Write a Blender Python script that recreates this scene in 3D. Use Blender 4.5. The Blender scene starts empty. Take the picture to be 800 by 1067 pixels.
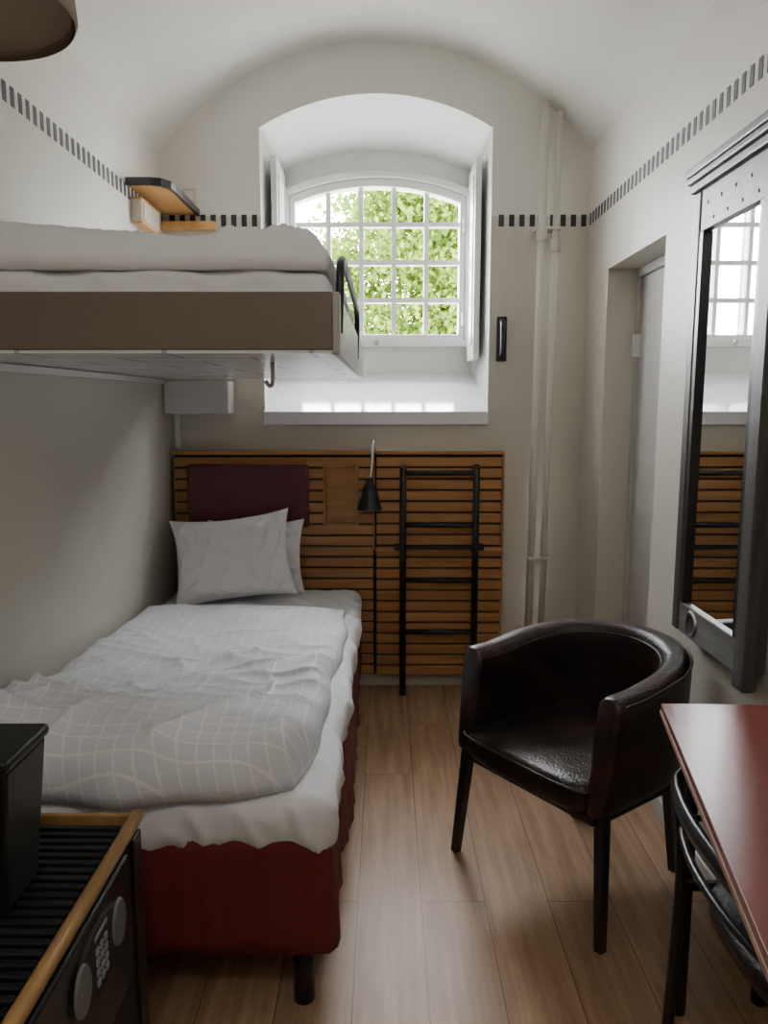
import bpy, bmesh, math, random
from math import sin, cos, pi, sqrt, radians
from mathutils import Vector, Matrix, noise
random.seed(7)
SC = bpy.context.scene
COL = SC.collection

# ------------------------------------------------------------ materials
def nmat(name):
    m = bpy.data.materials.new(name); m.use_nodes = True
    nt = m.node_tree; b = nt.nodes["Principled BSDF"]
    return m, nt, b
def N(nt, t, **kw):
    n = nt.nodes.new(t)
    for k, v in kw.items():
        setattr(n, k, v)
    return n
def setin(n, d):
    for k, v in d.items(): n.inputs[k].default_value = v
def c4(c): return (c[0], c[1], c[2], 1)
def lk(nt, a, b): nt.links.new(a, b)
def add_bump(nt, b, height, strength=.2, dist=.01):
    bu = N(nt, 'ShaderNodeBump'); setin(bu, {'Strength': strength, 'Distance': dist})
    lk(nt, height, bu.inputs['Height']); lk(nt, bu.outputs[0], b.inputs['Normal'])
def mix(nt, fac, a, b, blend='MIX'):
    m = N(nt, 'ShaderNodeMix', data_type='RGBA', blend_type=blend)
    for idx, v in ((0, fac), (6, a), (7, b)):
        if hasattr(v, 'links') or isinstance(v, bpy.types.NodeSocket): lk(nt, v, m.inputs[idx])
        else: m.inputs[idx].default_value = v if idx == 0 else c4(v)
    return m.outputs[2]
def pos(nt, scale=(1, 1, 1), obj=False):
    if obj:
        g = N(nt, 'ShaderNodeTexCoord'); o = g.outputs['Object']
    else:
        g = N(nt, 'ShaderNodeNewGeometry'); o = g.outputs['Position']
    mp = N(nt, 'ShaderNodeMapping'); mp.inputs['Scale'].default_value = scale
    lk(nt, o, mp.inputs[0]); return mp.outputs[0]
def noise_n(nt, vec, scale, detail=4, rough=.5):
    n = N(nt, 'ShaderNodeTexNoise'); setin(n, {'Scale': scale, 'Detail': detail, 'Roughness': rough})
    lk(nt, vec, n.inputs['Vector']); return n.outputs['Fac']
def simple(name, col, rough=.5, metal=0, nscale=30, var=.12, bump=.1, coat=0, spec=None, scale=(1,1,1)):
    m, nt, b = nmat(name)
    v = pos(nt, scale)
    f = noise_n(nt, v, nscale)
    a = tuple(max(0, x*(1-var)) for x in col); c = tuple(min(1, x*(1+var)) for x in col)
    lk(nt, mix(nt, f, a, c), b.inputs['Base Color'])
    setin(b, {'Roughness': rough, 'Metallic': metal, 'Coat Weight': coat})
    if spec is not None: b.inputs['Specular IOR Level'].default_value = spec
    if bump: add_bump(nt, b, f, bump, .004)
    return m

def wall_mat():
    m, nt, b = nmat('painted_plaster')
    g = N(nt, 'ShaderNodeNewGeometry'); s = N(nt, 'ShaderNodeSeparateXYZ'); lk(nt, g.outputs['Position'], s.inputs[0])
    mt = N(nt, 'ShaderNodeMath', operation='GREATER_THAN'); lk(nt, s.outputs[2], mt.inputs[0]); mt.inputs[1].default_value = 2.40
    v = pos(nt)
    f1 = noise_n(nt, v, 1.5, 3)
    low = mix(nt, f1, (.605, .575, .505), (.665, .63, .56))
    col = mix(nt, mt.outputs[0], low, (.84, .81, .75))
    lk(nt, col, b.inputs['Base Color']); b.inputs['Roughness'].default_value = .42
    add_bump(nt, b, noise_n(nt, v, 55, 5, .6), .45, .004)
    return m
def floor_mat():
    m, nt, b = nmat('oak_laminate')
    g = N(nt, 'ShaderNodeNewGeometry'); s = N(nt, 'ShaderNodeSeparateXYZ'); lk(nt, g.outputs['Position'], s.inputs[0])
    c = N(nt, 'ShaderNodeCombineXYZ'); lk(nt, s.outputs[1], c.inputs[0]); lk(nt, s.outputs[0], c.inputs[1])
    mp = N(nt, 'ShaderNodeMapping'); mp.inputs['Location'].default_value = (.42, .082, 0); lk(nt, c.outputs[0], mp.inputs[0])
    br = N(nt, 'ShaderNodeTexBrick'); br.offset = .37; br.squash = 1
    setin(br, {'Scale': 1, 'Brick Width': 1.28, 'Row Height': .192, 'Mortar Size': .0013, 'Mortar Smooth': .1, 'Bias': 0,
               'Color1': c4((.38, .38, .38)), 'Color2': c4((.62, .62, .62)), 'Mortar': c4((0, 0, 0))})
    lk(nt, mp.outputs[0], br.inputs['Vector'])
    gm = N(nt, 'ShaderNodeMapping'); gm.inputs['Scale'].default_value = (2.2, 34, 1); lk(nt, mp.outputs[0], gm.inputs[0])
    ad = N(nt, 'ShaderNodeVectorMath', operation='MULTIPLY_ADD'); lk(nt, br.outputs['Color'], ad.inputs[0])
    ad.inputs[1].default_value = (17, 9, 11); lk(nt, gm.outputs[0], ad.inputs[2])
    g1 = noise_n(nt, ad.outputs[0], 1.0, 7, .66)
    gm2 = N(nt, 'ShaderNodeMapping'); gm2.inputs['Scale'].default_value = (.25, .12, 1); lk(nt, ad.outputs[0], gm2.inputs[0])
    g2 = noise_n(nt, gm2.outputs[0], 3.0, 3, .5)
    r = N(nt, 'ShaderNodeValToRGB'); lk(nt, g1, r.inputs[0])
    r.color_ramp.elements[0].position = .28; r.color_ramp.elements[0].color = (.29, .165, .09, 1)
    r.color_ramp.elements[1].position = .68; r.color_ramp.elements[1].color = (.52, .335, .20, 1)
    c1 = mix(nt, .22, r.outputs[0], g2, 'OVERLAY')
    c2 = mix(nt, .25, c1, br.outputs['Color'], 'OVERLAY')
    c3 = mix(nt, br.outputs['Fac'], c2, (.10, .05, .025))
    lk(nt, c3, b.inputs['Base Color'])
    b.inputs['Roughness'].default_value = .42
    add_bump(nt, b, g1, .12, .002)
    return m
def wood_mat(name, dark, light, axis='X', rough=.4, sc=1.0, fine=30):
    m, nt, b = nmat(name)
    s = {'X': (1.5, fine, fine), 'Y': (fine, 1.5, fine), 'Z': (fine, fine, 1.5)}[axis]
    v = pos(nt, tuple(x*sc for x in s))
    f = noise_n(nt, v, 1, 6, .6)
    r = N(nt, 'ShaderNodeValToRGB'); lk(nt, f, r.inputs[0])
    r.color_ramp.elements[0].position = .3; r.color_ramp.elements[0].color = c4(dark)
    r.color_ramp.elements[1].position = .7; r.color_ramp.elements[1].color = c4(light)
    lk(nt, r.outputs[0], b.inputs['Base Color']); b.inputs['Roughness'].default_value = rough
    add_bump(nt, b, f, .3, .002)
    return m
def check_linen():
    m, nt, b = nmat('checked_linen')
    g = N(nt, 'ShaderNodeTexCoord'); s = N(nt, 'ShaderNodeSeparateXYZ'); lk(nt, g.outputs['UV'], s.inputs[0])
    outs = []
    for k in (0, 1):
        mo = N(nt, 'ShaderNodeMath', operation='FRACT'); mu = N(nt, 'ShaderNodeMath', operation='MULTIPLY')
        lk(nt, s.outputs[k], mu.inputs[0]); mu.inputs[1].default_value = 1/.043; lk(nt, mu.outputs[0], mo.inputs[0])
        lt = N(nt, 'ShaderNodeMath', operation='LESS_THAN'); lk(nt, mo.outputs[0], lt.inputs[0]); lt.inputs[1].default_value = .11
        outs.append(lt.outputs[0])
    mx = N(nt, 'ShaderNodeMath', operation='MAXIMUM'); lk(nt, outs[0], mx.inputs[0]); lk(nt, outs[1], mx.inputs[1])
    col = mix(nt, mx.outputs[0], (.80, .82, .885), (.97, .97, .98))
    lk(nt, col, b.inputs['Base Color'])
    ro = N(nt, 'ShaderNodeMath', operation='MULTIPLY_ADD'); lk(nt, mx.outputs[0], ro.inputs[0]); ro.inputs[1].default_value = -.3; ro.inputs[2].default_value = .72
    lk(nt, ro.outputs[0], b.inputs['Roughness'])
    add_bump(nt, b, noise_n(nt, pos(nt), 22, 5), .35, .005)
    return m

M = {}
M['wall'] = wall_mat()
M['vault'] = simple('vault_plaster', (.86, .835, .78), .6, nscale=45, var=.02, bump=.3)
M['floor'] = floor_mat()
M['white'] = simple('white_gloss_paint', (.84, .84, .82), .3, nscale=20, var=.02, bump=.05)
M['pipe'] = simple('cream_pipe_paint', (.78, .75, .69), .3, nscale=20, var=.02, bump=.05)
M['sill'] = simple('white_sill_paint', (.86, .87, .89), .10, nscale=20, var=.02, bump=.03)
M['door'] = simple('grey_door_paint', (.56, .55, .52), .4, nscale=12, var=.03, bump=.05)
M['black'] = simple('black_paint', (.012, .012, .013), .35, nscale=40, var=.2, bump=.05)
M['blackm'] = simple('black_matte', (.018, .018, .018), .6, nscale=40, var=.2, bump=.05)
M['stripe'] = simple('black_stripe_paint', (.02, .02, .022), .6, nscale=40, var=.1, bump=0)
M['chrome'] = simple('chrome', (.7, .7, .7), .18, 1, var=.03, bump=0)
M['steel'] = simple('brushed_steel', (.45, .45, .44), .35, 1, var=.1, bump=0)
M['slat'] = wood_mat('varnished_pine_slats', (.34, .155, .05), (.50, .255, .09), 'X', .38)
M['slatback'] = simple('dark_backing_board', (.04, .02, .010), .7, var=.2)
M['shelfwood'] = wood_mat('shelf_pine', (.58, .30, .10), (.76, .43, .16), 'Y', .35)
M['edgewood'] = wood_mat('oiled_wood_edge', (.30, .16, .05), (.52, .31, .12), 'Y', .3)
M['greywood'] = wood_mat('grey_stained_wood', (.035, .034, .033), (.115, .11, .105), 'Z', .42, fine=22)
M['greywoodY'] = wood_mat('grey_stained_wood_h', (.09, .088, .084), (.24, .235, .225), 'Y', .42, fine=22)
M['red'] = simple('burgundy_skirt_fabric', (.155, .017, .018), .85, nscale=60, var=.2, bump=.3)
M['cushion'] = simple('burgundy_leather', (.105, .014, .024), .4, nscale=60, var=.2, bump=.3)
M['table'] = simple('red_table_laminate', (.20, .055, .047), .32, nscale=60, var=.25, bump=.02)
M['tedge'] = simple('table_edge', (.40, .22, .16), .4)
M['linen'] = simple('white_linen', (.90, .90, .93), .8, nscale=26, var=.03, bump=.4)
M['check'] = check_linen()
M['mattress'] = simple('sheet_cotton', (.87, .875, .90), .85, nscale=18, var=.04, bump=.5)
M['bunkpanel'] = simple('bunk_brown_panel', (.175, .135, .105), .5, nscale=30, var=.06, bump=.05)
M['bunkrail'] = simple('bunk_metal_rail', (.38, .37, .36), .35, .4, var=.06, bump=.02)
M['lampshade'] = simple('taupe_lampshade', (.30, .225, .17), .8, nscale=80, var=.1, bump=.2)
M['screen'] = simple('safe_label_print', (.16, .17, .18), .4)
M['keys'] = simple('safe_keys', (.30, .31, .32), .4)
M['bin'] = simple('black_green_plastic', (.006, .010, .009), .28, var=.2, bump=.02)
M['socket'] = simple('ivory_plastic', (.66, .62, .52), .4, var=.03, bump=0)
M['bounce_ground'] = simple('pale_bounce_ground', (.42, .41, .37), .9, nscale=6, var=.2)  # unseen ground, made pale to bounce light up to the vault
M['bark'] = simple('bark', (.04, .03, .02), .9, nscale=12, var=.4)

def leather():
    m, nt, b = nmat('worn_brown_leather')
    v = pos(nt)
    f = noise_n(nt, v, 7, 6, .65)
    r = N(nt, 'ShaderNodeValToRGB'); lk(nt, f, r.inputs[0])
    r.color_ramp.elements[0].position = .42; r.color_ramp.elements[0].color = (.009, .007, .007, 1)
    r.color_ramp.elements[1].position = .78; r.color_ramp.elements[1].color = (.065, .024, .019, 1)
    lk(nt, r.outputs[0], b.inputs['Base Color'])
    rr = N(nt, 'ShaderNodeMapRange'); lk(nt, noise_n(nt, v, 18, 4), rr.inputs[0]); rr.inputs[3].default_value = .20; rr.inputs[4].default_value = .5
    lk(nt, rr.outputs[0], b.inputs['Roughness'])
    vo = N(nt, 'ShaderNodeTexVoronoi'); vo.inputs['Scale'].default_value = 150; lk(nt, v, vo.inputs['Vector'])
    big = noise_n(nt, v, 14, 3)
    sm_ = N(nt, 'ShaderNodeMath', operation='MULTIPLY_ADD'); lk(nt, big, sm_.inputs[0]); sm_.inputs[1].default_value = 2.5; lk(nt, vo.outputs['Distance'], sm_.inputs[2])
    add_bump(nt, b, sm_.outputs[0], .35, .003)
    return m
M['leather'] = leather()
def leaf():
    m, nt, b = nmat('fresh_leaves')
    v = pos(nt)
    f = noise_n(nt, v, 2.2, 5, .6)
    r = N(nt, 'ShaderNodeValToRGB'); lk(nt, f, r.inputs[0])
    r.color_ramp.elements[0].position = .35; r.color_ramp.elements[0].color = (.032, .066, .006, 1)
    r.color_ramp.elements[1].position = .65; r.color_ramp.elements[1].color = (.100, .140, .016, 1)
    col = r.outputs[0]
    lk(nt, col, b.inputs['Base Color']); b.inputs['Roughness'].default_value = .8; b.inputs['Specular IOR Level'].default_value = .1
    tr = N(nt, 'ShaderNodeBsdfTranslucent'); lk(nt, col, tr.inputs[0])
    ms = N(nt, 'ShaderNodeMixShader'); ms.inputs[0].default_value = .45
    out = nt.nodes['Material Output']
    lk(nt, b.outputs[0], ms.inputs[1]); lk(nt, tr.outputs[0], ms.inputs[2]); lk(nt, ms.outputs[0], out.inputs[0])
    return m
M['leaf'] = leaf()
mm, nt_, b_ = nmat('mirror_glass'); setin(b_, {'Base Color': c4((.86, .88, .88)), 'Metallic': 1, 'Roughness': .015}); M['mirror'] = mm
def bunk_under():
    m, nt, b = nmat('bunk_underside')
    g = N(nt, 'ShaderNodeNewGeometry')
    br = N(nt, 'ShaderNodeTexBrick'); br.offset = .5
    setin(br, {'Scale': 1, 'Brick Width': .34, 'Row Height': .22, 'Mortar Size': .006, 'Color1': c4((.84, .84, .85)), 'Color2': c4((.72, .72, .74)), 'Mortar': c4((.42, .42, .44))})
    lk(nt, g.outputs['Position'], br.inputs['Vector'])
    lk(nt, br.outputs['Color'], b.inputs['Base Color']); b.inputs['Roughness'].default_value = .2
    return m
M['under'] = bunk_under()

# ------------------------------------------------------------ geometry helpers
def mesh(name, verts, faces, mat=None, smooth=False, parent=None):
    me = bpy.data.meshes.new(name); me.from_pydata([tuple(v) for v in verts], [], faces); me.update()
    o = bpy.data.objects.new(name, me); COL.objects.link(o)
    if mat: me.materials.append(M[mat] if isinstance(mat, str) else mat)
    if smooth:
        for p in me.polygons: p.use_smooth = True
    if parent: o.parent = parent
    return o
def fixn(o):
    bm = bmesh.new(); bm.from_mesh(o.data); bmesh.ops.recalc_face_normals(bm, faces=bm.faces); bm.to_mesh(o.data); bm.free(); return o
def empty(name, loc=(0, 0, 0), rotz=0):
    e = bpy.data.objects.new(name, None); e.empty_display_size = .1; COL.objects.link(e)
    e.location = loc; e.rotation_euler = (0, 0, rotz); return e
def bevel(o, w=.004, seg=2):
    m = o.modifiers.new('bevel', 'BEVEL'); m.width = w; m.segments = seg; m.limit_method = 'ANGLE'; return o
BF = [(0, 3, 2, 1), (4, 5, 6, 7), (0, 1, 5, 4), (1, 2, 6, 5), (2, 3, 7, 6), (3, 0, 4, 7)]
def bv(x0, x1, y0, y1, z0, z1):
    return [(x0, y0, z0), (x1, y0, z0), (x1, y1, z0), (x0, y1, z0), (x0, y0, z1), (x1, y0, z1), (x1, y1, z1), (x0, y1, z1)]
def box(name, x0, x1, y0, y1, z0, z1, mat, parent=None, b=.003):
    o = mesh(name, bv(x0, x1, y0, y1, z0, z1), BF, mat, parent=parent)
    if b: bevel(o, b)
    return o
def boxes(name, lst, mat, parent=None, b=0):
    V = []; F = []
    for t in lst:
        n = len(V); V += bv(*t); F += [tuple(i+n for i in f) for f in BF]
    o = mesh(name, V, F, mat, parent=parent)
    if b: bevel(o, b)
    return o
def catmull(pts, n=8, closed=False):
    P = [Vector(p) for p in pts]; out = []
    L = len(P); rng = range(L if closed else L-1)
    for i in rng:
        p0 = P[(i-1) % L] if closed else P[max(i-1, 0)]; p1 = P[i]; p2 = P[(i+1) % L] if closed else P[i+1]
        p3 = P[(i+2) % L] if closed else P[min(i+2, L-1)]
        for k in range(n):
            t = k/n
            out.append(.5*((2*p1)+(-p0+p2)*t+(2*p0-5*p1+4*p2-p3)*t*t+(-p0+3*p1-3*p2+p3)*t**3))
    if not closed: out.append(P[-1])
    return out
def tube(name, pts, r, mat, parent=None, seg=12, smooth_n=0, closed=False, ry=None, square=False):
    P = catmull(pts, smooth_n, closed) if smooth_n else [Vector(p) for p in pts]
    n = len(P); V = []; F = []
    t0 = (P[1]-P[0]).normalized()
    up = Vector((0, 0, 1)) if abs(t0.z) < .9 else Vector((1, 0, 0))
    a = t0.cross(up).normalized()
    for i in range(n):
        if closed: t = (P[(i+1) % n]-P[i-1]).normalized()
        else: t = (P[min(i+1, n-1)]-P[max(i-1, 0)]).normalized()
        a = (a-t*a.dot(t)).normalized(); b = t.cross(a)
        ra = r[i] if isinstance(r, (list, tuple)) else r
        rb = ry if ry else ra
        for k in range(seg):
            th = 2*pi*k/seg + (pi/seg if square else 0)
            V.append(P[i]+a*cos(th)*ra+b*sin(th)*rb)
    for i in range(n if closed else n-1):
        j = (i+1) % n
        for k in range(seg):
            k2 = (k+1) % seg
            F.append((i*seg+k, i*seg+k2, j*seg+k2, j*seg+k))
    if not closed:
        F.append(tuple(reversed(range(seg)))); F.append(tuple(range((n-1)*seg, n*seg)))
    o = mesh(name, V, F, mat, smooth=not square, parent=parent); fixn(o)
    return o
def lathe(name, prof, mat, center=(0, 0, 0), seg=40, parent=None, axis='Z', cap=True):
    V = []; F = []
    for (r, z) in prof:
        for k in range(seg):
            th = 2*pi*k/seg
            if axis == 'Z': p = (r*cos(th), r*sin(th), z)
            elif axis == 'X': p = (z, r*cos(th), r*sin(th))
            else: p = (r*cos(th), z, r*sin(th))
            V.append((p[0]+center[0], p[1]+center[1], p[2]+center[2]))
    n = len(prof)
    for i in range(n-1):
        for k in range(seg):
            k2 = (k+1) % seg; F.append((i*seg+k, i*seg+k2, (i+1)*seg+k2, (i+1)*seg+k))
    if cap:
        F.append(tuple(range(seg))); F.append(tuple(range((n-1)*seg, n*seg)))
    o = mesh(name, V, F, mat, smooth=True, parent=parent); fixn(o)
    m = o.modifiers.new('es', 'EDGE_SPLIT'); m.split_angle = radians(35)
    return o
def fn(x, y, z=0.0): return noise.noise(Vector((x, y, z)))

def soften(o, voxel, func):
    """apply modifiers + voxel remesh, then displace with python noise"""
    m = o.modifiers.new('rm', 'REMESH'); m.mode = 'VOXEL'; m.voxel_size = voxel
    dg = bpy.context.evaluated_depsgraph_get(); dg.update()
    me = bpy.data.meshes.new_from_object(o.evaluated_get(dg))
    o.modifiers.clear(); mats = list(o.data.materials)
    o.data = me
    me.materials.clear()
    for x in mats: me.materials.append(x)
    nor = [v.normal.copy() for v in me.vertices]
    for v, nn in zip(me.vertices, nor): v.co = func(v.co.copy(), nn)
    for p in me.polygons: p.use_smooth = True
    me.update(); return o

# ------------------------------------------------------------ room dimensions
XL, XR, YB, YF = -1.09, 1.0, 3.94, -1.1
CX = (XL+XR)/2; ZS = 2.70; ZP = 3.20
HW = (XR-XL)/2; RV = (HW*HW+(ZP-ZS)**2)/(2*(ZP-ZS)); ZC = ZP-RV
def vault(x): return ZC+sqrt(max(0, RV*RV-(x-CX)**2))
class Arch:
    def __init__(s, cx, hw, zs, zp):
        s.cx, s.hw, s.zs, s.zp = cx, hw, zs, zp
        sag = zp-zs; s.R = (hw*hw+sag*sag)/(2*sag); s.zc = zp-s.R
    def z(s, x): return s.zc+sqrt(max(0, s.R**2-(x-s.cx)**2))
A1 = Arch(-.046, .565, 2.81, 2.965)      # front of window recess
A2 = Arch(-.046, .545, 2.74, 2.86)       # rear of window recess
YW = 4.46
FO = Arch(-.044, .525, 2.645, 2.752)     # window frame outer
FI = Arch(-.044, .455, 2.585, 2.672)     # glass opening

# floor
box('floor', XL-.1, XR+.3, YF-.1, YB+.05, -.1, 0, 'floor', b=0)
# ceiling (barrel vault) with thickness
V = []; F = []; n = 48
for j, y in enumerate((YF-.05, YB+.02)):
    for i in range(n+1):
        x = XL+(XR-XL)*i/n; V.append((x, y, vault(x)))
for j, y in enumerate((YF-.05, YB+.02)):
    for i in range(n+1):
        x = XL-.05+(XR-XL+.1)*i/n; V.append((x, y, vault(min(max(x, XL), XR))+.12))
k = n+1
for i in range(n):
    F.append((i, i+1, k+i+1, k+i)); F.append((2*k+i, 3*k+i, 3*k+i+1, 2*k+i+1))
o = mesh('ceiling', V, F, 'vault', smooth=True)
# left wall / front wall
box('wall_left', XL-.1, XL, YF-.1, YB+.05, 0, ZS+.1, 'wall', b=0)
def strip_wall(name, cols, y, mat, parent=None):
    """cols: list of (x0,x1,zbot(x),ztop(x)) facing -Y"""
    V = []; F = []
    for (x0, x1, zb, zt, n) in cols:
        for i in range(n):
            a = x0+(x1-x0)*i/n; b = x0+(x1-x0)*(i+1)/n
            k = len(V); V += [(a, y, zb(a)), (b, y, zb(b)), (b, y, zt(b)), (a, y, zt(a))]; F.append((k, k+1, k+2, k+3))
    return mesh(name, V, F, mat, parent=parent)
zero = lambda x: 0.0
vt = lambda x: vault(min(max(x, XL), XR))+.01
W0, W1 = A1.cx-A1.hw, A1.cx+A1.hw
SZ0, SZ1 = 1.45, 1.66
wb = strip_wall('wall_back', [(XL-.02, W0, zero, vt, 16), (W0, W1, zero, lambda x: SZ0-.03, 1), (W0, W1, A1.z, vt, 40), (W1, XR+.02, zero, vt, 16)], YB, 'wall')
# window recess (reveal)
V = []; F = []
def prof(A, zb, n=40):
    pts = [(A.cx-A.hw, zb)]
    for i in range(n+1):
        x = A.cx-A.hw+2*A.hw*i/n; pts.append((x, A.z(x)))
    pts.append((A.cx+A.hw, zb)); return pts
p1 = prof(A1, SZ0-.03); p2 = prof(A2, SZ0-.03)
V = [(x, YB, z) for x, z in p1]+[(x, YW+.02, z) for x, z in p2]; k = len(p1)
F = [(i, i+1, k+i+1, k+i) for i in range(k-1)]
rv = mesh('window_reveal', V, F, 'white', smooth=True, parent=wb); rv.modifiers.new('es', 'EDGE_SPLIT').split_angle = radians(40)
# rear plane of recess with hole for frame
strip_wall('recess_rear', [(-.70, FO.cx-FO.hw+.004, lambda x: SZ0-.1, lambda x: 3.05, 1), (FO.cx+FO.hw-.004, .62, lambda x: SZ0-.1, lambda x: 3.05, 1),
    (FO.cx-FO.hw, FO.cx+FO.hw, lambda x: FO.z(x)-.004, lambda x: 3.05, 40), (FO.cx-FO.hw, FO.cx+FO.hw, lambda x: SZ0-.1, lambda x: 1.805, 1)], YW, 'white', parent=wb)
# sill (sloping, glossy) - solid
V = [(W0, 3.905, SZ0-.065), (W1, 3.905, SZ0-.065), (W1, 3.905, SZ0), (W0, 3.905, SZ0),
     (W0+.005, YW, SZ1), (W1-.005, YW, SZ1), (W0, YW, SZ0-.065), (W1, YW, SZ0-.065)]
sill = mesh('window_sill', V, [(0, 1, 2, 3), (3, 2, 5, 4), (0, 6, 7, 1), (0, 3, 4, 6), (1, 7, 5, 2), (6, 4, 5, 7)], 'sill'); fixn(sill); bevel(sill, .003, 3)

# window
win = empty('window_1', (0, 0, 0))
def ring(name, Ao, zo, Ai, zi, y0, y1, mat, parent, n=40):
    def cl(A, zb):
        pts = []
        for i in range(n+1):
            x = A.cx-A.hw+2*A.hw*i/n; pts.append((x, A.z(x)))
        pts += [(A.cx+A.hw, zb), (A.cx-A.hw, zb)]; return pts
    a = cl(Ao, zo); b = cl(Ai, zi); k = len(a)
    V = [(x, y0, z) for x, z in a]+[(x, y0, z) for x, z in b]+[(x, y1, z) for x, z in a]+[(x, y1, z) for x, z in b]
    F = []
    for i in range(k):
        j = (i+1) % k
        F += [(i, j, k+j, k+i), (2*k+i, 3*k+i, 3*k+j, 2*k+j), (i, 2*k+i, 2*k+j, j), (k+i, k+j, 3*k+j, 3*k+i)]
    o = mesh(name, V, F, mat, parent=parent); fixn(o); bevel(o, .004, 2); return o
ring('outer_frame', FO, 1.805, Arch(-.044, .49, 2.62, 2.715), 1.84, YW-.05, YW+.08, 'white', win)
ring('sash', Arch(-.044, .488, 2.618, 2.713), 1.842, FI, 1.875, YW-.025, YW+.06, 'white', win)
L = []
for i in range(1, 5):
    x = FI.cx-FI.hw+2*FI.hw*i/5; L.append((x-.013, x+.013, YW+.0, YW+.04, 1.87, FI.z(x)+.01))
for z in (2.065, 2.27, 2.475):
    L.append((FI.cx-FI.hw-.01, FI.cx+FI.hw+.01, YW+.001, YW+.039, z-.013, z+.013))
boxes('muntins', L, 'white', win)
L = []   # outer iron grille painted white
for i in range(1, 5):
    x = FI.cx-FI.hw+2*FI.hw*i/5-.000; L.append((x-.009, x+.009, YW+.09, YW+.105, 1.80, FI.z(x)+.08))
for z in (2.068, 2.277, 2.487):
    L.append((FI.cx-FI.hw-.03, FI.cx+FI.hw+.03, YW+.091, YW+.104, z-.009, z+.009))
boxes('outer_grille', L, 'white', win)
lathe('knob', [(.0, -.03), (.014, -.028), (.016, -.015), (.008, -.008), (.008, 0)], 'steel', (-.05, YW-.05, 1.825), 20, win, 'Y', cap=False)
boxes('hinges', [(FI.cx+.47, FI.cx+.485, YW-.065, YW-.045, 1.92, 1.99), (FI.cx+.47, FI.cx+.485, YW-.065, YW-.045, 2.42, 2.49)], 'steel', win, .002)
# shutters folded against the reveal
for nm, xa, xb, y0, y1 in (('window_shutter', .455, .487, 4.08, 4.40), ('window_shutter.001', -.575, -.545, 4.05, 4.40)):
    e = empty(nm)
    box('panel', xa, xb, y0, y1, 1.72, 2.72, 'white', e, .004)
    xin = xa-.006 if xa > 0 else xb
    boxes('moulding', [(xin, xin+.006, y0+.05, y0+.06, 1.80, 2.64), (xin, xin+.006, y1-.06, y1-.05, 1.80, 2.64),
                       (xin, xin+.006, y0+.05, y1-.05, 1.80, 1.81), (xin, xin+.006, y0+.05, y1-.05, 2.63, 2.64),
                       (xin, xin+.006, y0+.05, y1-.05, 2.20, 2.21)], 'white', e)

# right wall with door niche
DN, DF_, DZ = 2.85, 3.57, 2.09
V = []; F = []
def q(*p):
    k = len(V); V.extend(p); F.append((k, k+1, k+2, k+3))
q((XR, YF, 0), (XR, DN, 0), (XR, DN, ZS+.02), (XR, YF, ZS+.02))
q((XR, DF_, 0), (XR, YB+.02, 0), (XR, YB+.02, ZS+.02), (XR, DF_, ZS+.02))
q((XR, DN, DZ), (XR, DF_, DZ), (XR, DF_, ZS+.02), (XR, DN, ZS+.02))
q((XR, DF_, 0), (XR+.2, DF_, 0), (XR+.2, DF_, DZ), (XR, DF_, DZ))
q((XR, DN, 0), (XR+.2, DN, 0), (XR+.2, DN, DZ), (XR, DN, DZ))
q((XR, DN, DZ), (XR+.2, DN, DZ), (XR+.2, DF_, DZ), (XR, DF_, DZ))
q((XR+.2, DN-.05, 0), (XR+.2, DF_+.05, 0), (XR+.2, DF_+.05, DZ+.05), (XR+.2, DN-.05, DZ+.05))
mesh('wall_right', V, F, 'wall')
dr = empty('door_1')
boxes('frame', [(XR+.13, XR+.19, DN+.002, DN+.04, 0, DZ-.002), (XR+.13, XR+.19, DF_-.03, DF_-.002, 0, DZ-.002), (XR+.13, XR+.19, DN+.04, DF_-.03, DZ-.04, DZ-.002)], 'door', dr, .003)
box('leaf', XR+.145, XR+.185, DN+.042, DF_-.032, .005, DZ-.042, 'door', dr)
boxes('hinges', [(XR+.112, XR+.146, DF_-.05, DF_-.026, 1.70, 1.80), (XR+.112, XR+.146, DF_-.05, DF_-.026, .35, .45)], 'white', dr, .003)
# front wall
strip_wall('wall_front', [(XL-.02, XR+.02, zero, vt, 30)], YF, 'wall')
# baseboards
box('baseboard_right', XR-.014, XR, YF+.02, DN-.01, 0, .08, 'white')
box('baseboard_back', .61, XR-.015, YB-.014, YB, 0, .08, 'white')

# striped band
zb0, zb1 = 2.352, 2.408
L = []
y = YF+.05
while y < YB-.04:
    L.append((XL, XL+.0015, y, y+.024, zb0, zb1)) ; y += .049
boxes('trim_1', L, 'stripe')
L = []; y = YF+.05
while y < YB-.04:
    L.append((XR-.0015, XR, y, y+.024, zb0, zb1)); y += .049
boxes('trim_2', L, 'stripe')
L = []
x = XL+.03
while x < XR-.03:
    if not (W0-.03 < x < W1-.0): L.append((x, x+.026, YB-.0015, YB, zb0, zb1))
    x += .0505
boxes('trim_3', L, 'stripe')

# ------------------------------------------------------------ pipes
pp = empty('heating_pipes')
tube('pipe_1', [(.740, 3.87, 0), (.760, 3.87, 2.905)], .019, 'pipe', pp, seg=20)
tube('pipe_2', [(.806, 3.87, 0), (.826, 3.87, 2.862)], .016, 'pipe', pp, seg=20)
for i, z in enumerate((.70, 2.32)):
    box('bracket_%d' % (i+1), .725, .845, 3.848, 3.938, z, z+.014, 'pipe', pp)
lathe('coupling_1', [(.025, -.03), (.028, -.024), (.028, .024), (.025, .03)], 'pipe', (.756, 3.87, 2.30), 24, pp)
lathe('coupling_2', [(.022, -.03), (.025, -.024), (.025, .024), (.022, .03)], 'pipe', (.822, 3.87, 2.25), 24, pp)
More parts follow.
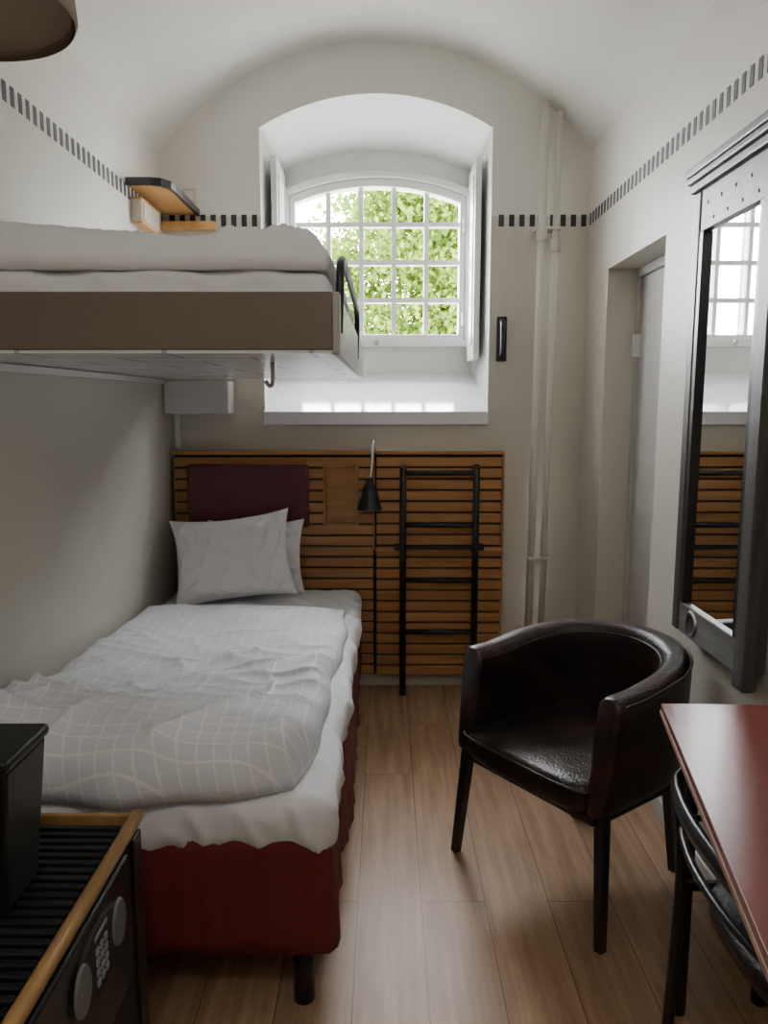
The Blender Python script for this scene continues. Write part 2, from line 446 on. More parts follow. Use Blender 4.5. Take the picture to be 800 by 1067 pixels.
# handle on the back wall
h = empty('pull_handle')
tube('grip', [(.582, 3.938, 1.725), (.582, 3.90, 1.735), (.582, 3.885, 1.765), (.582, 3.885, 1.86), (.582, 3.90, 1.885), (.582, 3.938, 1.895)], .015, 'black', h, smooth_n=6)
box('back_plate', .556, .608, 3.93, 3.94, 1.70, 1.92, 'black', h, .01)

# ------------------------------------------------------------ headboard
hb = empty('headboard')
HY = 3.94
box('backing', -1.075, .60, HY-.025, HY-.001, .07, 1.245, 'slatback', hb)
L = []
z = 1.222
pitch = .0575
while z > .10:
    z0 = z-.0475
    up = z0 > .745
    yf = HY-.075 if up else HY-.055
    if z0 > .86 and z < 1.19:
        L.append((-1.07, -.315, yf, yf+.03, z0, z)); L.append((-.135, -.062, yf, yf+.03, z0, z))
    else:
        L.append((-1.07, -.062, yf, yf+.03, z0, z))
    yf = HY-.055 if up else HY-.072
    L.append((-.045, .598, yf, yf+.03, z0, z))
    z -= pitch
boxes('slats', L, 'slat', hb, .003)
boxes('top_cap', [(-1.075, -.055, HY-.085, HY-.001, 1.236, 1.256), (-.05, .602, HY-.065, HY-.001, 1.236, 1.250)], 'slat', hb, .003)
box('ledge', -.05, .602, HY-.085, HY-.025, .742, .756, 'slat', hb)
box('fillers', -1.07, -.06, HY-.045, HY-.025, .10, 1.236, 'slatback', hb, 0)
boxes('niche_frame', [(-.315, -.303, HY-.082, HY-.03, .872, 1.19), (-.147, -.135, HY-.082, HY-.03, .872, 1.19),
                      (-.303, -.147, HY-.082, HY-.03, .872, .886), (-.303, -.147, HY-.082, HY-.03, 1.176, 1.19)], 'slat', hb, .002)
box('niche_back', -.303, -.147, HY-.05, HY-.042, .886, 1.176, 'slat', hb, 0)
boxes('side_edges', [(.592, .602, HY-.075, HY-.001, .07, 1.236), (-.062, -.055, HY-.078, HY-.02, .75, 1.236)], 'slat', hb, .002)
cu = box('back_cushion', -.99, -.385, HY-.125, HY-.076, .872, 1.19, 'cushion', hb, .012)
cu.modifiers['bevel'].segments = 4
# reading lamp
rl = empty('reading_lamp')
box('clamp', -.075, -.045, HY-.10, HY-.02, 1.257, 1.270, 'chrome', rl)
tube('arm', [(-.06, HY-.08, 1.268), (-.058, HY-.095, 1.305), (-.062, HY-.125, 1.275), (-.066, HY-.14, 1.20), (-.075, HY-.155, 1.125)], .007, 'chrome', rl, smooth_n=8)
lathe('shade', [(.016, .0), (.020, -.03), (.030, -.04), (.040, -.075), (.064, -.155), (.062, -.155), (.036, -.075), (.012, -.04)], 'black', (-.078, HY-.16, 1.125), 32, rl)
# ladder
ld = empty('bunk_ladder')
for i, x in enumerate((.088, .452)):
    tube('rail_%d' % (i+1), [(x, 3.80, .0), (x, 3.80, 1.16), (x, 3.815, 1.185)], .017, 'black', ld, seg=14)
for i, z in enumerate((.335, .606, .774, .89, 1.15)):
    tube('rung_%d' % (i+1), [(.088, 3.80, z), (.452, 3.80, z)], .015 if i != 2 else .011, 'black', ld, seg=12)
boxes('hooks', [(.072, .104, 3.80, 3.852, 1.165, 1.18), (.436, .468, 3.80, 3.852, 1.165, 1.18), (.045, .07, 3.79, 3.83, .76, .79), (.468, .495, 3.79, 3.83, .76, .79)], 'black', ld, .003)

# ------------------------------------------------------------ bed
bed = empty('bed')
BX0, BX1, BY0, BY1 = -1.07, -.14, 1.72, 3.83
box('base', BX0+.02, BX1-.02, BY0+.02, BY1, .20, .44, 'red', bed)
# skirt
V = []; F = []
pth = [(BX1, BY1), (BX1, BY0), (BX0+.01, BY0)]
def samp(a, b, n): return [(a[0]+(b[0]-a[0])*i/n, a[1]+(b[1]-a[1])*i/n) for i in range(n)]
pl = samp(pth[0], (BX1, BY0+.03), 150)+[(BX1-.004, BY0+.012), (BX1-.012, BY0+.004)]+samp((BX1-.03, BY0), pth[2], 90)+[pth[2]]
rz = [.165, .20, .25, .31, .37, .42, .46]
for j, zz in enumerate(rz):
    for i, (x, y) in enumerate(pl):
        k = (0.46-zz)/.29
        d = .018*k*fn(x*9+3, y*9, 1.3)+.026*k*fn(x*3, y*3, 4.3+zz)+.010*k*fn(x*22, y*22, 7)+.018*k
        if i < 151: X = x+d; Y = y
        elif i < 153: X = x+d*.7; Y = y-d*.7
        else: X = x; Y = y-d
        V.append((X, Y, zz+(.014*fn(x*4, y*4) if j == 0 else 0)))
n = len(pl)
for j in range(len(rz)-1):
    for i in range(n-1): F.append((j*n+i, j*n+i+1, (j+1)*n+i+1, (j+1)*n+i))
sk = mesh('skirt', V, F, 'red', smooth=True, parent=bed); fixn(sk)
so = sk.modifiers.new('s', 'SOLIDIFY'); so.thickness = .004; so.offset = -1
def ridge(a): return 1-abs(a)*2
def crease(x, y, sx, sy, rot, seed, p=3):
    c, s = cos(rot), sin(rot); u = x*c-y*s; v = x*s+y*c
    w = .35*fn(u*2, v*2, seed+9)
    return max(0, ridge(fn(u*sx+w, v*sy+w, seed)))**p
def sm(a, b, x):
    t = max(0, min(1, (x-a)/(b-a))); return t*t*(3-2*t)
# mattress
mt = box('mattress', BX0, BX1+.018, BY0-.015, BY1, .43, .555, 'mattress', None, .045)
mt.modifiers['bevel'].segments = 5
def mdisp(co, nn):
    q_ = co.x+co.y*.9
    d = .010*fn(co.x*5, co.y*5, co.z*5)+.014*crease(q_, co.z, 4.5, 7, .5, 3.2)+.010*crease(q_, co.z+co.x, 8, 4, -.4, 13.2)-.006
    if co.z < .46: co.z += .026*fn(co.x*7, co.y*6, 2)-.010
    if nn.z > .7: d *= .6
    return co+nn*d
soften(mt, .012, mdisp); mt.parent = bed
for i, (x, y) in enumerate(((-.205, 1.76), (-1.0, 1.76), (-.205, 3.7), (-1.0, 3.7))):
    tube('leg_%d' % (i+1), [(x, y, .0), (x, y, .20)], .027, 'black', bed, seg=20)
    boxes('leg_plate_%d' % (i+1), [(x-.07, x+.045, y-.03, y+.05, .165, .20)], 'black', bed, .004)

# duvet
def duvet(name, left, right, foot, head, zb, thick, amp, mat, nx=120, ny=220, r=.10, parent=None, bulge=0):
    V = []; F = []
    def sp(i, n):
        t = i/n; return .5*t+.5*(.5-.5*cos(pi*t))
    for lay in (0, 1):
        for j in range(ny+1):
            t = sp(j, ny); 
            for i in range(nx+1):
                s = sp(i, nx)
                y = foot(s)+(head(s)-foot(s))*t
                x0, x1 = left(y), right(y); x = x0+(x1-x0)*s
                e = min(s*(x1-x0), (1-s)*(x1-x0), t*(head(s)-foot(s)), (1-t)*(head(s)-foot(s)))
                rr = min(1, e/r); ed = sqrt(max(0, 1-(1-rr)**2))
                if lay == 0: z = zb+thick(x, y)*ed+amp(x, y)*min(1, e/.05)
                else: z = zb
                z = max(z, zb)
                V.append((x, y, z))
    k = (nx+1)*(ny+1)
    for j in range(ny):
        for i in range(nx):
            a = j*(nx+1)+i; F.append((a, a+1, a+nx+2, a+nx+1)); F.append((k+a, k+a+nx+1, k+a+nx+2, k+a+1))
    o = mesh(name, V, F, mat, smooth=True)
    uvl = o.data.uv_layers.new(name='UVMap')
    for lp in o.data.loops:
        x, y, z = V[lp.vertex_index]; w = .03*fn(x*2.5, y*2.5, 5); w2 = .03*fn(x*2.5, y*2.5, 15); uvl.data[lp.index].uv = (x+w+z*.25, y+w2+z*.25)
    bm = bmesh.new(); bm.from_mesh(o.data); bmesh.ops.remove_doubles(bm, verts=bm.verts, dist=.0004); bmesh.ops.recalc_face_normals(bm, faces=bm.faces); bm.to_mesh(o.data); bm.free()
    for p in o.data.polygons: p.use_smooth = True
    if parent: o.parent = parent
    return o
def dv_amp(x, y):
    f = 1-sm(1.9, 2.6, y)
    mid = math.exp(-((y-2.45)/.42)**2)
    a = .034*fn(x*1.8+.5*y, y*1.9, 1.7)
    b = .024*crease(x, y, 2.0, 4.2, .35, 8.1)*(.35+.5*f+.5*mid)
    c = .018*crease(x, y, 5.0, 1.8, .25, 3.3)*(.20+.9*f)
    d = .012*crease(x, y, 3.5, 7.5, -.5, 23.3)*(.25+.9*mid)
    return a+b+c+d-.018
def dv_th(x, y):
    f = 1-sm(1.80, 2.35, y)
    wall = sm(.72, 1.06, -x)
    return .062+.082*f+wall*.050*(1-sm(2.6, 3.3, y))
duvet('duvet', lambda y: -1.078, lambda y: -.165-.055*max(0, min(1, (2.5-y)/.75))**1.5+.012*sin(y*7)+.006*sin(y*17),
      lambda s: 1.695+.018*sin(s*9)+.008*sin(s*21)+.06*s**14, lambda s: 3.36+.025*sin(s*5), .560, dv_th, dv_amp, 'check', nx=170, ny=320, r=.085)

# pillows
def pillow(name, w, h, t, mat, M4, seed=0):
    n = 60; V = []; F = []
    for lay in (1, -1):
        for j in range(n+1):
            for i in range(n+1):
                u = -1+2*i/n; v = -1+2*j/n
                u = math.copysign(1-(1-abs(u))**1.25, u); v = math.copysign(1-(1-abs(v))**1.25, v)
                pu = 1-.11*(1-abs(v)**2.2)*abs(u)**4; pv = 1-.13*(1-abs(u)**2.2)*abs(v)**4
                th = t*(max(0, 1-u**4)**.6)*(max(0, 1-v**4)**.6)
                wr = .012*fn(u*2.4+seed, v*2.4, lay)+.012*crease(u, v, 2.2, 4.0, .9+seed, seed*3.1+lay)*(abs(u)*.7+.3)+.004*fn(u*8, v*8+seed, lay*2)
                e = min(1, (1-max(abs(u), abs(v)))*6)
                V.append(M4 @ Vector((u*w/2*pu, lay*(th*.5+wr*e*1.4)-.02*(u*u), v*h/2*pv)))
    k = (n+1)**2
    for j in range(n):
        for i in range(n):
            a = j*(n+1)+i; F.append((a, a+1, a+n+2, a+n+1)); F.append((k+a, k+a+n+1, k+a+n+2, k+a+1))
    o = mesh(name, V, F, mat, smooth=True)
    bm = bmesh.new(); bm.from_mesh(o.data); bmesh.ops.remove_doubles(bm, verts=bm.verts, dist=.0005); bmesh.ops.recalc_face_normals(bm, faces=bm.faces); bm.to_mesh(o.data); bm.free()
    for p in o.data.polygons: p.use_smooth = True
    return o
pillow('pillow', .57, .43, .16, 'linen', Matrix.Translation((-.72, 3.575, .765)) @ Matrix.Rotation(radians(-25), 4, 'X') @ Matrix.Rotation(radians(-8), 4, 'Y') @ Matrix.Rotation(radians(4), 4, 'Z'), 1)
pillow('pillow.001', .48, .37, .10, 'linen', Matrix.Translation((-.635, 3.735, .74)) @ Matrix.Rotation(radians(-12), 4, 'X') @ Matrix.Rotation(radians(-1), 4, 'Y'), 5)

# ------------------------------------------------------------ upper bunk
bk = empty('folding_bunk')
UX0, UX1, UY0, UY1 = -1.085, -.122, 1.80, 3.80
box('front_panel', UX0, UX1, UY0, UY0+.022, 1.618, 1.748, 'bunkpanel', bk, .003)
box('side_panel', UX1-.0, UX1+.018, UY0, UY1, 1.608, 1.748, 'bunkrail', bk, .004)
box('rear_panel', UX0, UX1, UY1-.022, UY1, 1.628, 1.748, 'bunkpanel', bk, .003)
box('bottom_board', UX0, UX1, UY0+.004, UY1, 1.610, 1.6175, 'under', bk, 0)
box('rear_support', -1.085, -.765, 3.80, 3.93, 1.44, 1.60, 'white', bk, .006)
boxes('wall_hinge', [(-1.088, -1.075, 2.10, 2.13, 1.40, 1.606), (-1.088, -1.07, 1.86, 3.80, 1.585, 1.606)], 'white', bk)
tube('latch_pin', [(-.325, 2.25, 1.610), (-.325, 2.25, 1.555), (-.335, 2.25, 1.545), (-.345, 2.25, 1.56)], .006, 'steel', bk, smooth_n=4)
tube('guard_rail', [(UX1+.012, 1.86, 1.66), (UX1+.016, 1.86, 1.78), (UX1+.016, 1.90, 1.83), (UX1+.016, 2.05, 1.85), (UX1+.016, 2.5, 1.85), (UX1+.016, 2.85, 1.84), (UX1+.016, 2.95, 1.79), (UX1+.012, 2.96, 1.66)], .010, 'black', bk, smooth_n=8)
um = box('mattress', UX0+.005, UX1-.004, UY0+.005, UY1-.03, 1.70, 1.80, 'mattress', None, .03); um.modifiers['bevel'].segments = 4
soften(um, .014, lambda co, nn: co+nn*(.008*fn(co.x*5, co.y*5, co.z*5)+.014*crease(co.x, co.z, 5, 9, .3, 4.4)-.004) if co.z > 1.745 else co); um.parent = bk
def ua(x, y): return .030*fn(x*2.4+3, y*2.4, 6)+.024*crease(x, y, 5.0, 3.0, .6, 2.2)+.016*crease(x, y, 3, 7, .2, 6.2)-.014
duvet('bunk_duvet', lambda y: UX0+.004, lambda y: UX1-.004+.006*sin(y*13), lambda s: 1.800+.006*sin(s*14), lambda s: 3.45, 1.797,
      lambda x, y: .090+.035*max(0, min(1, (-.55-x)/.4)), ua, 'linen', nx=140, ny=140, r=.075, parent=bk)

# corner shelf + box
sh = empty('corner_shelf')
def extr(name, pts, z0, z1, mat, parent, b=.002):
    k = len(pts); V = [(x, y, z0) for x, y in pts]+[(x, y, z1) for x, y in pts]
    F = [tuple(reversed(range(k))), tuple(range(k, 2*k))]+[(i, (i+1) % k, k+(i+1) % k, k+i) for i in range(k)]
    o = mesh(name, V, F, mat, parent=parent); fixn(o)
    if b: bevel(o, b)
    return o
pts = [(XL, 3.40), (XL+.10, 3.40), (XL+.135, 3.415), (XL+.16, 3.45), (XL+.165, 3.50), (XL+.165, 3.938), (XL, 3.938)]
extr('board', pts, 2.405, 2.425, 'shelfwood', sh)
extr('edge', [(XL, 3.385), (XL+.105, 3.385), (XL+.145, 3.40), (XL+.175, 3.445), (XL+.18, 3.50), (XL+.18, 3.938), (XL+.165, 3.938), (XL+.165, 3.50), (XL+.16, 3.45), (XL+.135, 3.415), (XL+.10, 3.40), (XL, 3.40)], 2.40, 2.432, 'black', sh, .001)
boxes('back_board', [(XL+.0, XL+.26, 3.90, 3.938, 2.33, 2.37)], 'shelfwood', sh, .002)
sb = empty('ventilation_box')
box('case', XL, XL+.045, 3.45, 3.72, 2.26, 2.37, 'shelfwood', sb)
boxes('grille', [(XL+.045, XL+.049, 3.47, 3.70, 2.275, 2.355)], 'socket', sb)
box('case_front', XL+.002, XL+.043, 3.446, 3.45, 2.27, 2.36, 'socket', sb, 0)
wo = empty('power_socket'); box('plate', XL+.10, XL+.165, 3.93, 3.94, 2.46, 2.53, 'socket', wo); box('insert', XL+.115, XL+.15, 3.925, 3.93, 2.475, 2.515, 'white', wo)
cc = empty('cable_conduit'); box('duct', XL+.02, XL+.045, 3.925, 3.94, 1.26, 1.44, 'white', cc)

# ceiling lamp (taupe drum) top-left
cl = empty('pendant_lamp')
lathe('shade', [(.215, 2.20), (.22, 2.21), (.21, 2.33), (.207, 2.33), (.212, 2.21)], 'lampshade', (-.79, 1.50, 0), 64, cl, cap=False)
lathe('diffuser', [(.0, 2.215), (.209, 2.215), (.209, 2.222), (0, 2.222)], 'lampshade', (-.79, 1.50, 0), 64, cl, cap=False)
lathe('top', [(.0, 2.326), (.207, 2.326)], 'lampshade', (-.79, 1.50, 0), 64, cl, cap=False)
tube('cord', [(-.79, 1.5, 2.32), (-.79, 1.5, vault(-.79)-.01)], .004, 'black', cl, seg=8)
lathe('canopy', [(.05, -.02), (.045, -.04), (0, -.042)], 'lampshade', (-.79, 1.5, vault(-.79)-.0), 24, cl, cap=False)

# ------------------------------------------------------------ mirror
mi = empty('framed_mirror')
MX = .935; Y0, Y1 = 1.93, 2.44
box('carcass', MX+.025, XR-.002, Y0+.01, Y1-.01, .79, 2.12, 'greywood', mi)
box('stile_near', MX, MX+.04, Y0, Y0+.065, .74, 2.12, 'greywood', mi, .006)
box('stile_far', MX, MX+.04, Y1-.05, Y1, .775, 2.12, 'greywood', mi, .006)
box('rail_top', MX+.004, MX+.036, Y0+.065, Y1-.05, 2.0, 2.12, 'greywood', mi, .003)
box('rail_bottom', MX+.004, MX+.036, Y0+.065, Y1-.05, .775, .87, 'greywoodY', mi, .003)
boxes('inner_lip', [(MX+.003, MX+.03, Y0+.065, Y0+.085, .87, 2.0), (MX+.003, MX+.03, Y1-.075, Y1-.05, .87, 2.0)], 'black', mi, .002)
box('glass', MX+.018, MX+.022, Y0+.08, Y1-.07, .868, 2.002, 'mirror', mi, 0)
boxes('crown', [(MX-.012, XR-.002, Y0-.012, Y1+.010, 2.12, 2.145), (MX-.022, XR-.002, Y0-.022, Y1+.014, 2.145, 2.165), (MX-.026, XR-.002, Y0-.03, Y1+.016, 2.165, 2.19)], 'greywood', mi, .005)
for i in range(8):
    yy = Y0+.10+.045*i; zz = 2.05+.025*(1 if i % 2 else -1)
    lathe('bolt_%d' % (i+1), [(0, -.003), (.005, -.002), (.006, .001)], 'black', (MX+.004, yy, zz), 12, mi, 'X', cap=False)
lathe('grip_ring', [(.030, -.004), (.037, -.006), (.041, .0), (.041, .006), (.030, .006), (.028, -.003)], 'steel', (MX+.004, 2.29, .824), 36, mi, 'X', cap=False)
lathe('grip_hole', [(0, .0), (.03, .0)], 'black', (MX+.002, 2.29, .824), 36, mi, 'X', cap=False)

# ------------------------------------------------------------ armchair
ac = empty('armchair', (.624, 2.320, 0), radians(-53.6))
def upath(n=44):
    P = []
    R = .270
    for i in range(8):
        t = i/8; P.append((R+.002, -.256+.256*t, 1, 0))
    for i in range(n+1):
        a = pi*i/n; P.append((R*cos(a), R*sin(a)*1.02, cos(a), sin(a)))
    for i in range(1, 9):
        t = i/8; P.append((-(R+.002), -.256*t, -1, 0))
    return P
UP = upath()
T = .041
def section(k, shrink=1.0):
    x, y, nx_, ny_ = UP[k]
    hb_ = .712+.050*max(0, min(1, (y+.15)/.45))
    zt_, zb_ = hb_, .375
    prof = [(-.6, zb_), (.6, zb_), (.9, zb_+.02), (1.0, zb_+.12), (1.05, zb_+.22), (1.1, zt_-.05), (1.0, zt_-.018), (.55, zt_), (-.1, zt_+.003), (-.75, zt_-.004), (-1.1, zt_-.03), (-1.12, zt_-.07), (-1.0, zb_+.2), (-.95, zb_+.1), (-.9, zb_+.02)]
    out = []
    for (o_, z) in prof:
        tt = (z-zb_)/(zt_-zb_)
        off = o_*T*shrink+(tt-1)*.012
        zz = z if shrink == 1 else (z-(zb_+zt_)/2)*(.9+.1*shrink)+(zb_+zt_)/2
        back = .045*tt*max(0, min(1, (-y)/.262))   # arm fronts rake back towards the top
        out.append((x+nx_*off, y+ny_*off+back, zz))
    return out
V = []; F = []
def push(sec, dy=0):
    for p in sec: V.append((p[0], p[1]+dy, p[2]))
ns = 15
push(section(0, .35), -.022); push(section(0, .8), -.014); 
for k in range(len(UP)): push(section(k))
push(section(len(UP)-1, .8), -.014); push(section(len(UP)-1, .35), -.022)
R_ = len(V)//ns
for i in range(R_-1):
    for k in range(ns): F.append((i*ns+k, i*ns+(k+1) % ns, (i+1)*ns+(k+1) % ns, (i+1)*ns+k))
F.append(tuple(range(ns))); F.append(tuple(range((R_-1)*ns, R_*ns)))
shl = mesh('back_shell', V, F, 'leather', smooth=True, parent=ac); fixn(shl)
ss = shl.modifiers.new('sub', 'SUBSURF'); ss.levels = 1; ss.render_levels = 2
pip = []
for k in range(len(UP)):
    s = section(k); a = Vector(s[6]); pip.append(a+Vector((0, 0, .002)))
tube('piping', pip, .004, 'leather', ac, seg=8)
pip = []
for k in range(len(UP)):
    s = section(k); pip.append(Vector(s[10]))
tube('piping_inner', pip, .003, 'leather', ac, seg=8)
# seat
Ri = .245
outl = [(Ri, -.10), (Ri, 0)]+[(Ri*cos(pi*i/20), Ri*sin(pi*i/20)*.98) for i in range(1, 20)]+[(-Ri, 0), (-Ri, -.10), (-Ri-.003, -.24), (-Ri+.01, -.285), (-.15, -.30), (0, -.303), (.15, -.30), (Ri-.01, -.285), (Ri+.003, -.24)]
rings = [(.90, .372), (.985, .376), (1.0, .39), (1.0, .43), (.985, .448), (.94, .458), (.85, .464), (.6, .466), (.3, .462)]
V = []; F = []; k = len(outl)
for sc_, z in rings:
    for (x, y) in outl: V.append((x*sc_, y*sc_, z))
V.append((0, 0, .461)); V.append((0, 0, .372))
for i in range(len(rings)-1):
    for a in range(k): F.append((i*k+a, i*k+(a+1) % k, (i+1)*k+(a+1) % k, (i+1)*k+a))
for a in range(k):
    F.append(((len(rings)-1)*k+a, (len(rings)-1)*k+(a+1) % k, len(V)-2)); F.append((a, len(V)-1, (a+1) % k))
st = mesh('seat', V, F, 'leather', smooth=True, parent=ac); fixn(st); st.modifiers.new('sub', 'SUBSURF').render_levels = 2
tube('seat_piping', [(x*1.002, y*1.002, .447) for x, y in outl[-9:]+outl[:1]], .004, 'leather', ac, seg=8, smooth_n=4)
boxes('frame', [(-.26, .26, -.265, -.24, .35, .376), (-.20, .20, .19, .215, .35, .376), (-.27, -.245, -.25, .10, .35, .376), (.245, .27, -.25, .10, .35, .376)], 'black', ac, .003)
for i, (xt, yt, xb, yb) in enumerate(((.268, -.235, .298, -.260), (-.268, -.235, -.298, -.260), (.185, .19, .20, .235), (-.185, .19, -.20, .235))):
    tube('leg_%d' % (i+1), [(xb, yb, 0), (xt, yt, .376)], [.017, .023], 'black', ac, seg=4, square=True)

# ------------------------------------------------------------ table
tb = empty('side_table')
tp = [(.691, 1.84), (.98, 1.83), (.98, .45), (.425, .45)]
extr('top', tp, .735, .752, 'table', tb, .002)
extr('edge_band', [(x+(-.002 if x < .9 else 0), y+(.002 if y > 1 else -.002)) for x, y in tp], .722, .7345, 'tedge', tb, .001)
for i, (x, y) in enumerate(((.725, 1.72), (.945, 1.75), (.50, .55), (.94, .55))):
    tube('leg_%d' % (i+1), [(x, y, 0), (x, y, .722)], .021, 'black', tb, seg=20)
boxes('apron', [(.73, .94, 1.735, 1.755, .66, .722), (.93, .95, .56, 1.74, .66, .722)], 'black', tb, .002)

# ------------------------------------------------------------ dining chair (tucked under table)
dc = empty('dining_chair')
arc = [(.80, 1.66, .655), (.72, 1.665, .655), (.655, 1.62, .655), (.622, 1.50, .655), (.612, 1.36, .655), (.622, 1.22, .655), (.655, 1.10, .655), (.72, 1.055, .655), (.80, 1.06, .655)]
P = catmull(arc, 8)
tube('back_rail', P, .013, 'black', dc, seg=12, ry=.024)
P2 = [Vector((p.x+.012, 1.36+(p.y-1.36)*.93, .56)) for p in P if p.x < .72]
tube('lower_rail', P2, .009, 'black', dc, seg=10)
for i, (x, y, x2, y2) in enumerate(((.655, 1.62, .70, 1.57), (.655, 1.10, .70, 1.15))):
    tube('back_post_%d' % (i+1), [(x, y, .655), (x+.01, y+(y2-y)*.5, .45), (x2-.06, y2, 0)], .013, 'black', dc, smooth_n=6)
for i, (x, y) in enumerate(((.92, 1.56), (.92, 1.16))):
    tube('front_leg_%d' % (i+1), [(x, y, .44), (x+.01, y, 0)], .013, 'black', dc)
boxes('seat_rails', [(.66, .92, 1.575, 1.59, .42, .44), (.66, .92, 1.13, 1.145, .42, .44)], 'black', dc, .002)
V = []; F = []
rg = [(.93, .425), (1.0, .435), (1.0, .455), (.96, .468), (.8, .474), (.4, .472)]
ns = 40
for sc_, z in rg:
    for i in range(ns):
        a = 2*pi*i/ns; cx_ = math.copysign(abs(cos(a))**.7, cos(a)); sy_ = math.copysign(abs(sin(a))**.7, sin(a))
        V.append((.815+.145*cx_*sc_, 1.36+.21*sy_*sc_, z))
for i in range(len(rg)-1):
    for a in range(ns): F.append((i*ns+a, i*ns+(a+1) % ns, (i+1)*ns+(a+1) % ns, (i+1)*ns+a))
F.append(tuple(range(ns))); F.append(tuple(range((len(rg)-1)*ns, len(rg)*ns)))
o = mesh('seat', V, F, 'leather', smooth=True, parent=dc); fixn(o)

# ------------------------------------------------------------ cabinet with safe
cb = empty('minibar_cabinet')
KX0, KX1, KY0, KY1, KZ = -1.085, -.465, .50, 1.38, .72
boxes('body', [(KX0, KX1-.012, KY0, KY1-.004, .0, KZ-.03)], 'blackm', cb, .003)
L = []; y = KY0+.02
while y < KY1-.035:
    L.append((KX0+.02, KX1-.03, y, y+.013, KZ-.03, KZ-.008)); y += .022
boxes('top_slats', L, 'black', cb, .002)
tube('wood_edge_side', [(KX1-.012, KY0, KZ-.008), (KX1-.012, KY1, KZ-.008)], .013, 'edgewood', cb, seg=16)
box('wood_edge_end', KX0, KX1-.02, KY1-.014, KY1-.002, KZ-.03, KZ+.000, 'edgewood', cb, .003)
boxes('frame_side', [(KX1-.012, KX1-.004, KY1-.05, KY1-.006, .02, KZ-.03), (KX1-.012, KX1-.004, KY0, KY0+.04, .02, KZ-.03), (KX1-.012, KX1-.004, KY0, KY1-.01, .0, .04)], 'black', cb, .002)
sf = box('safe_door', KX1-.014, KX1-.002, .72, 1.30, .44, .685, 'black', cb, .008)
def oval(name, cy, cz, ry, rz_, x0, x1, mat):
    n = 36; V = [(x0, cy+ry*cos(2*pi*i/n), cz+rz_*sin(2*pi*i/n)) for i in range(n)]+[(x1, cy+ry*.9*cos(2*pi*i/n), cz+rz_*.92*sin(2*pi*i/n)) for i in range(n)]
    F = [(i, (i+1) % n, n+(i+1) % n, n+i) for i in range(n)]+[tuple(range(n, 2*n))]
    o = mesh(name, V, F, mat, parent=cb); fixn(o); return o
oval('safe_pad', 1.135, .605, .115, .062, KX1-.002, KX1+.003, 'blackm')
oval('safe_dial_1', 1.215, .610, .030, .042, KX1+.003, KX1+.008, 'screen')
oval('safe_dial_2', 1.055, .610, .030, .042, KX1+.003, KX1+.008, 'screen')
L = []
for a in range(3):
    for b in range(4): L.append((KX1+.003, KX1+.006, 1.112+a*.018, 1.124+a*.018, .568+b*.018, .580+b*.018))
L.append((KX1+.003, KX1+.0045, 1.11, 1.165, .648, .656))
boxes('keypad', L, 'keys', cb, .002)

bn = empty('waste_bin')
def frus(name, x0, x1, y0, y1, z0, z1, tx, ty, mat, parent, b=.008):
    V = [(x0+tx, y0+ty, z0), (x1-tx, y0+ty, z0), (x1-tx, y1-ty, z0), (x0+tx, y1-ty, z0), (x0, y0, z1), (x1, y0, z1), (x1, y1, z1), (x0, y1, z1)]
    o = mesh(name, V, BF, mat, parent=parent); bevel(o, b, 3); return o
frus('body', -.80, -.562, 1.07, 1.21, KZ-.0075, .955, .022, .012, 'bin', bn)
frus('lid', -.805, -.557, 1.065, 1.215, .953, .973, -.0, -.0, 'bin', bn)

# ------------------------------------------------------------ outside: trees, ground
tr = empty('tree')
tube('trunk', [(1.6, 12.5, -3), (1.5, 12.4, 1), (1.2, 12.3, 4), (.9, 12.2, 6)], [.3, .25, .18, .08], 'bark', tr, seg=12)
for i, (a, b) in enumerate((((1.5, 12.4, 1.5), (-1.2, 11.5, 3.5)), ((1.4, 12.4, 2.5), (3.5, 11.8, 5)), ((1.3, 12.3, 3.2), (-.2, 11, 5)), ((1.5, 12.4, 1.0), (.2, 11, 2.4)))):
    m_ = [(a[0]+b[0])/2, (a[1]+b[1])/2, (a[2]+b[2])/2+.2]
    tube('branch_%d' % (i+1), [a, m_, b], .04, 'bark', tr, seg=8, smooth_n=5)
V = []; F = []
cl_c = []
while len(cl_c) < 340:
    p = Vector((random.uniform(-1, 1), random.uniform(-1, 1), random.uniform(-1, 1)))
    if p.length > 1: continue
    c = Vector((1.7+p.x*3.5, 12.4+p.y*2.0, 3.4+p.z*2.9))
    if c.x < -.35 and c.z > 3.75+(c.x+1.2)*.9: continue
    cl_c.append((c, random.uniform(.35, .75)))
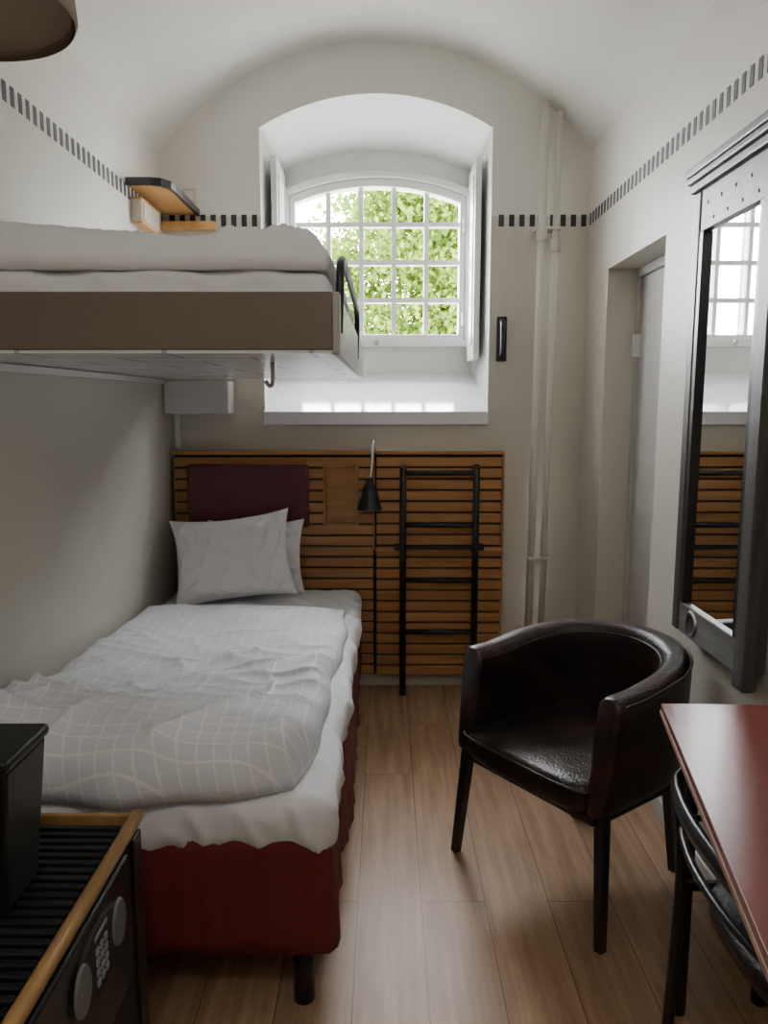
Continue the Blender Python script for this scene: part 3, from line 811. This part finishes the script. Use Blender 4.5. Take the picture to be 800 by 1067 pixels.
for c, r in cl_c:
    for i in range(330):
        d = Vector((random.gauss(0, 1), random.gauss(0, 1), random.gauss(0, .8)))*r*.5
        p = c+d
        u = Vector((random.gauss(0, 1), random.gauss(0, 1), random.gauss(0, 1))).normalized()
        w = u.cross(Vector((random.gauss(0, 1), random.gauss(0, 1), random.gauss(0, 1)))).normalized()
        s = random.uniform(.03, .065); k = len(V)
        V += [p-u*s, p+w*s*.6, p+u*s, p-w*s*.6]; F.append((k, k+1, k+2, k+3))
mesh('foliage', V, F, 'leaf', parent=tr)
box('ground_outside', -30, 30, 5.5, 60, -3.1, -3.0, 'bounce_ground', b=0)

# ------------------------------------------------------------ light
w = bpy.data.worlds.new('overcast_sky'); SC.world = w; w.use_nodes = True
bg = w.node_tree.nodes['Background']; bg.inputs[0].default_value = (.94, .965, 1.0, 1); bg.inputs[1].default_value = 70
pd = bpy.data.lights.new('window_portal', 'AREA'); pd.shape = 'RECTANGLE'; pd.size = 1.0; pd.size_y = .95
pd.cycles.is_portal = True
po = bpy.data.objects.new('window_portal', pd); COL.objects.link(po); po.location = (-.044, YW+.24, 2.27); po.rotation_euler = (radians(-90), 0, 0)
# unseen fill lamp, added behind the viewer to brighten the room
clm = empty('fill_light')
lathe('fill_bowl', [(0, -.06), (.08, -.052), (.13, -.025), (.15, 0)], 'white', (CX, -.45, ZP-.005), 32, clm, cap=False)
pl_ = bpy.data.lights.new('fill_point', 'POINT'); pl_.energy = 18; pl_.color = (1, .97, .93); pl_.shadow_soft_size = .15
plo = bpy.data.objects.new('fill_point', pl_); COL.objects.link(plo); plo.location = (CX, -.45, ZP-.25); plo.parent = clm

# ------------------------------------------------------------ camera
cd = bpy.data.cameras.new('camera'); cam = bpy.data.objects.new('camera', cd); COL.objects.link(cam)
cd.sensor_fit = 'VERTICAL'; cd.sensor_height = 24; cd.lens = 24*801/1067; cd.clip_start = .01
cam.location = (0, 0, 1.5); cam.rotation_euler = (radians(90-8.17), 0, radians(.1))
SC.camera = cam
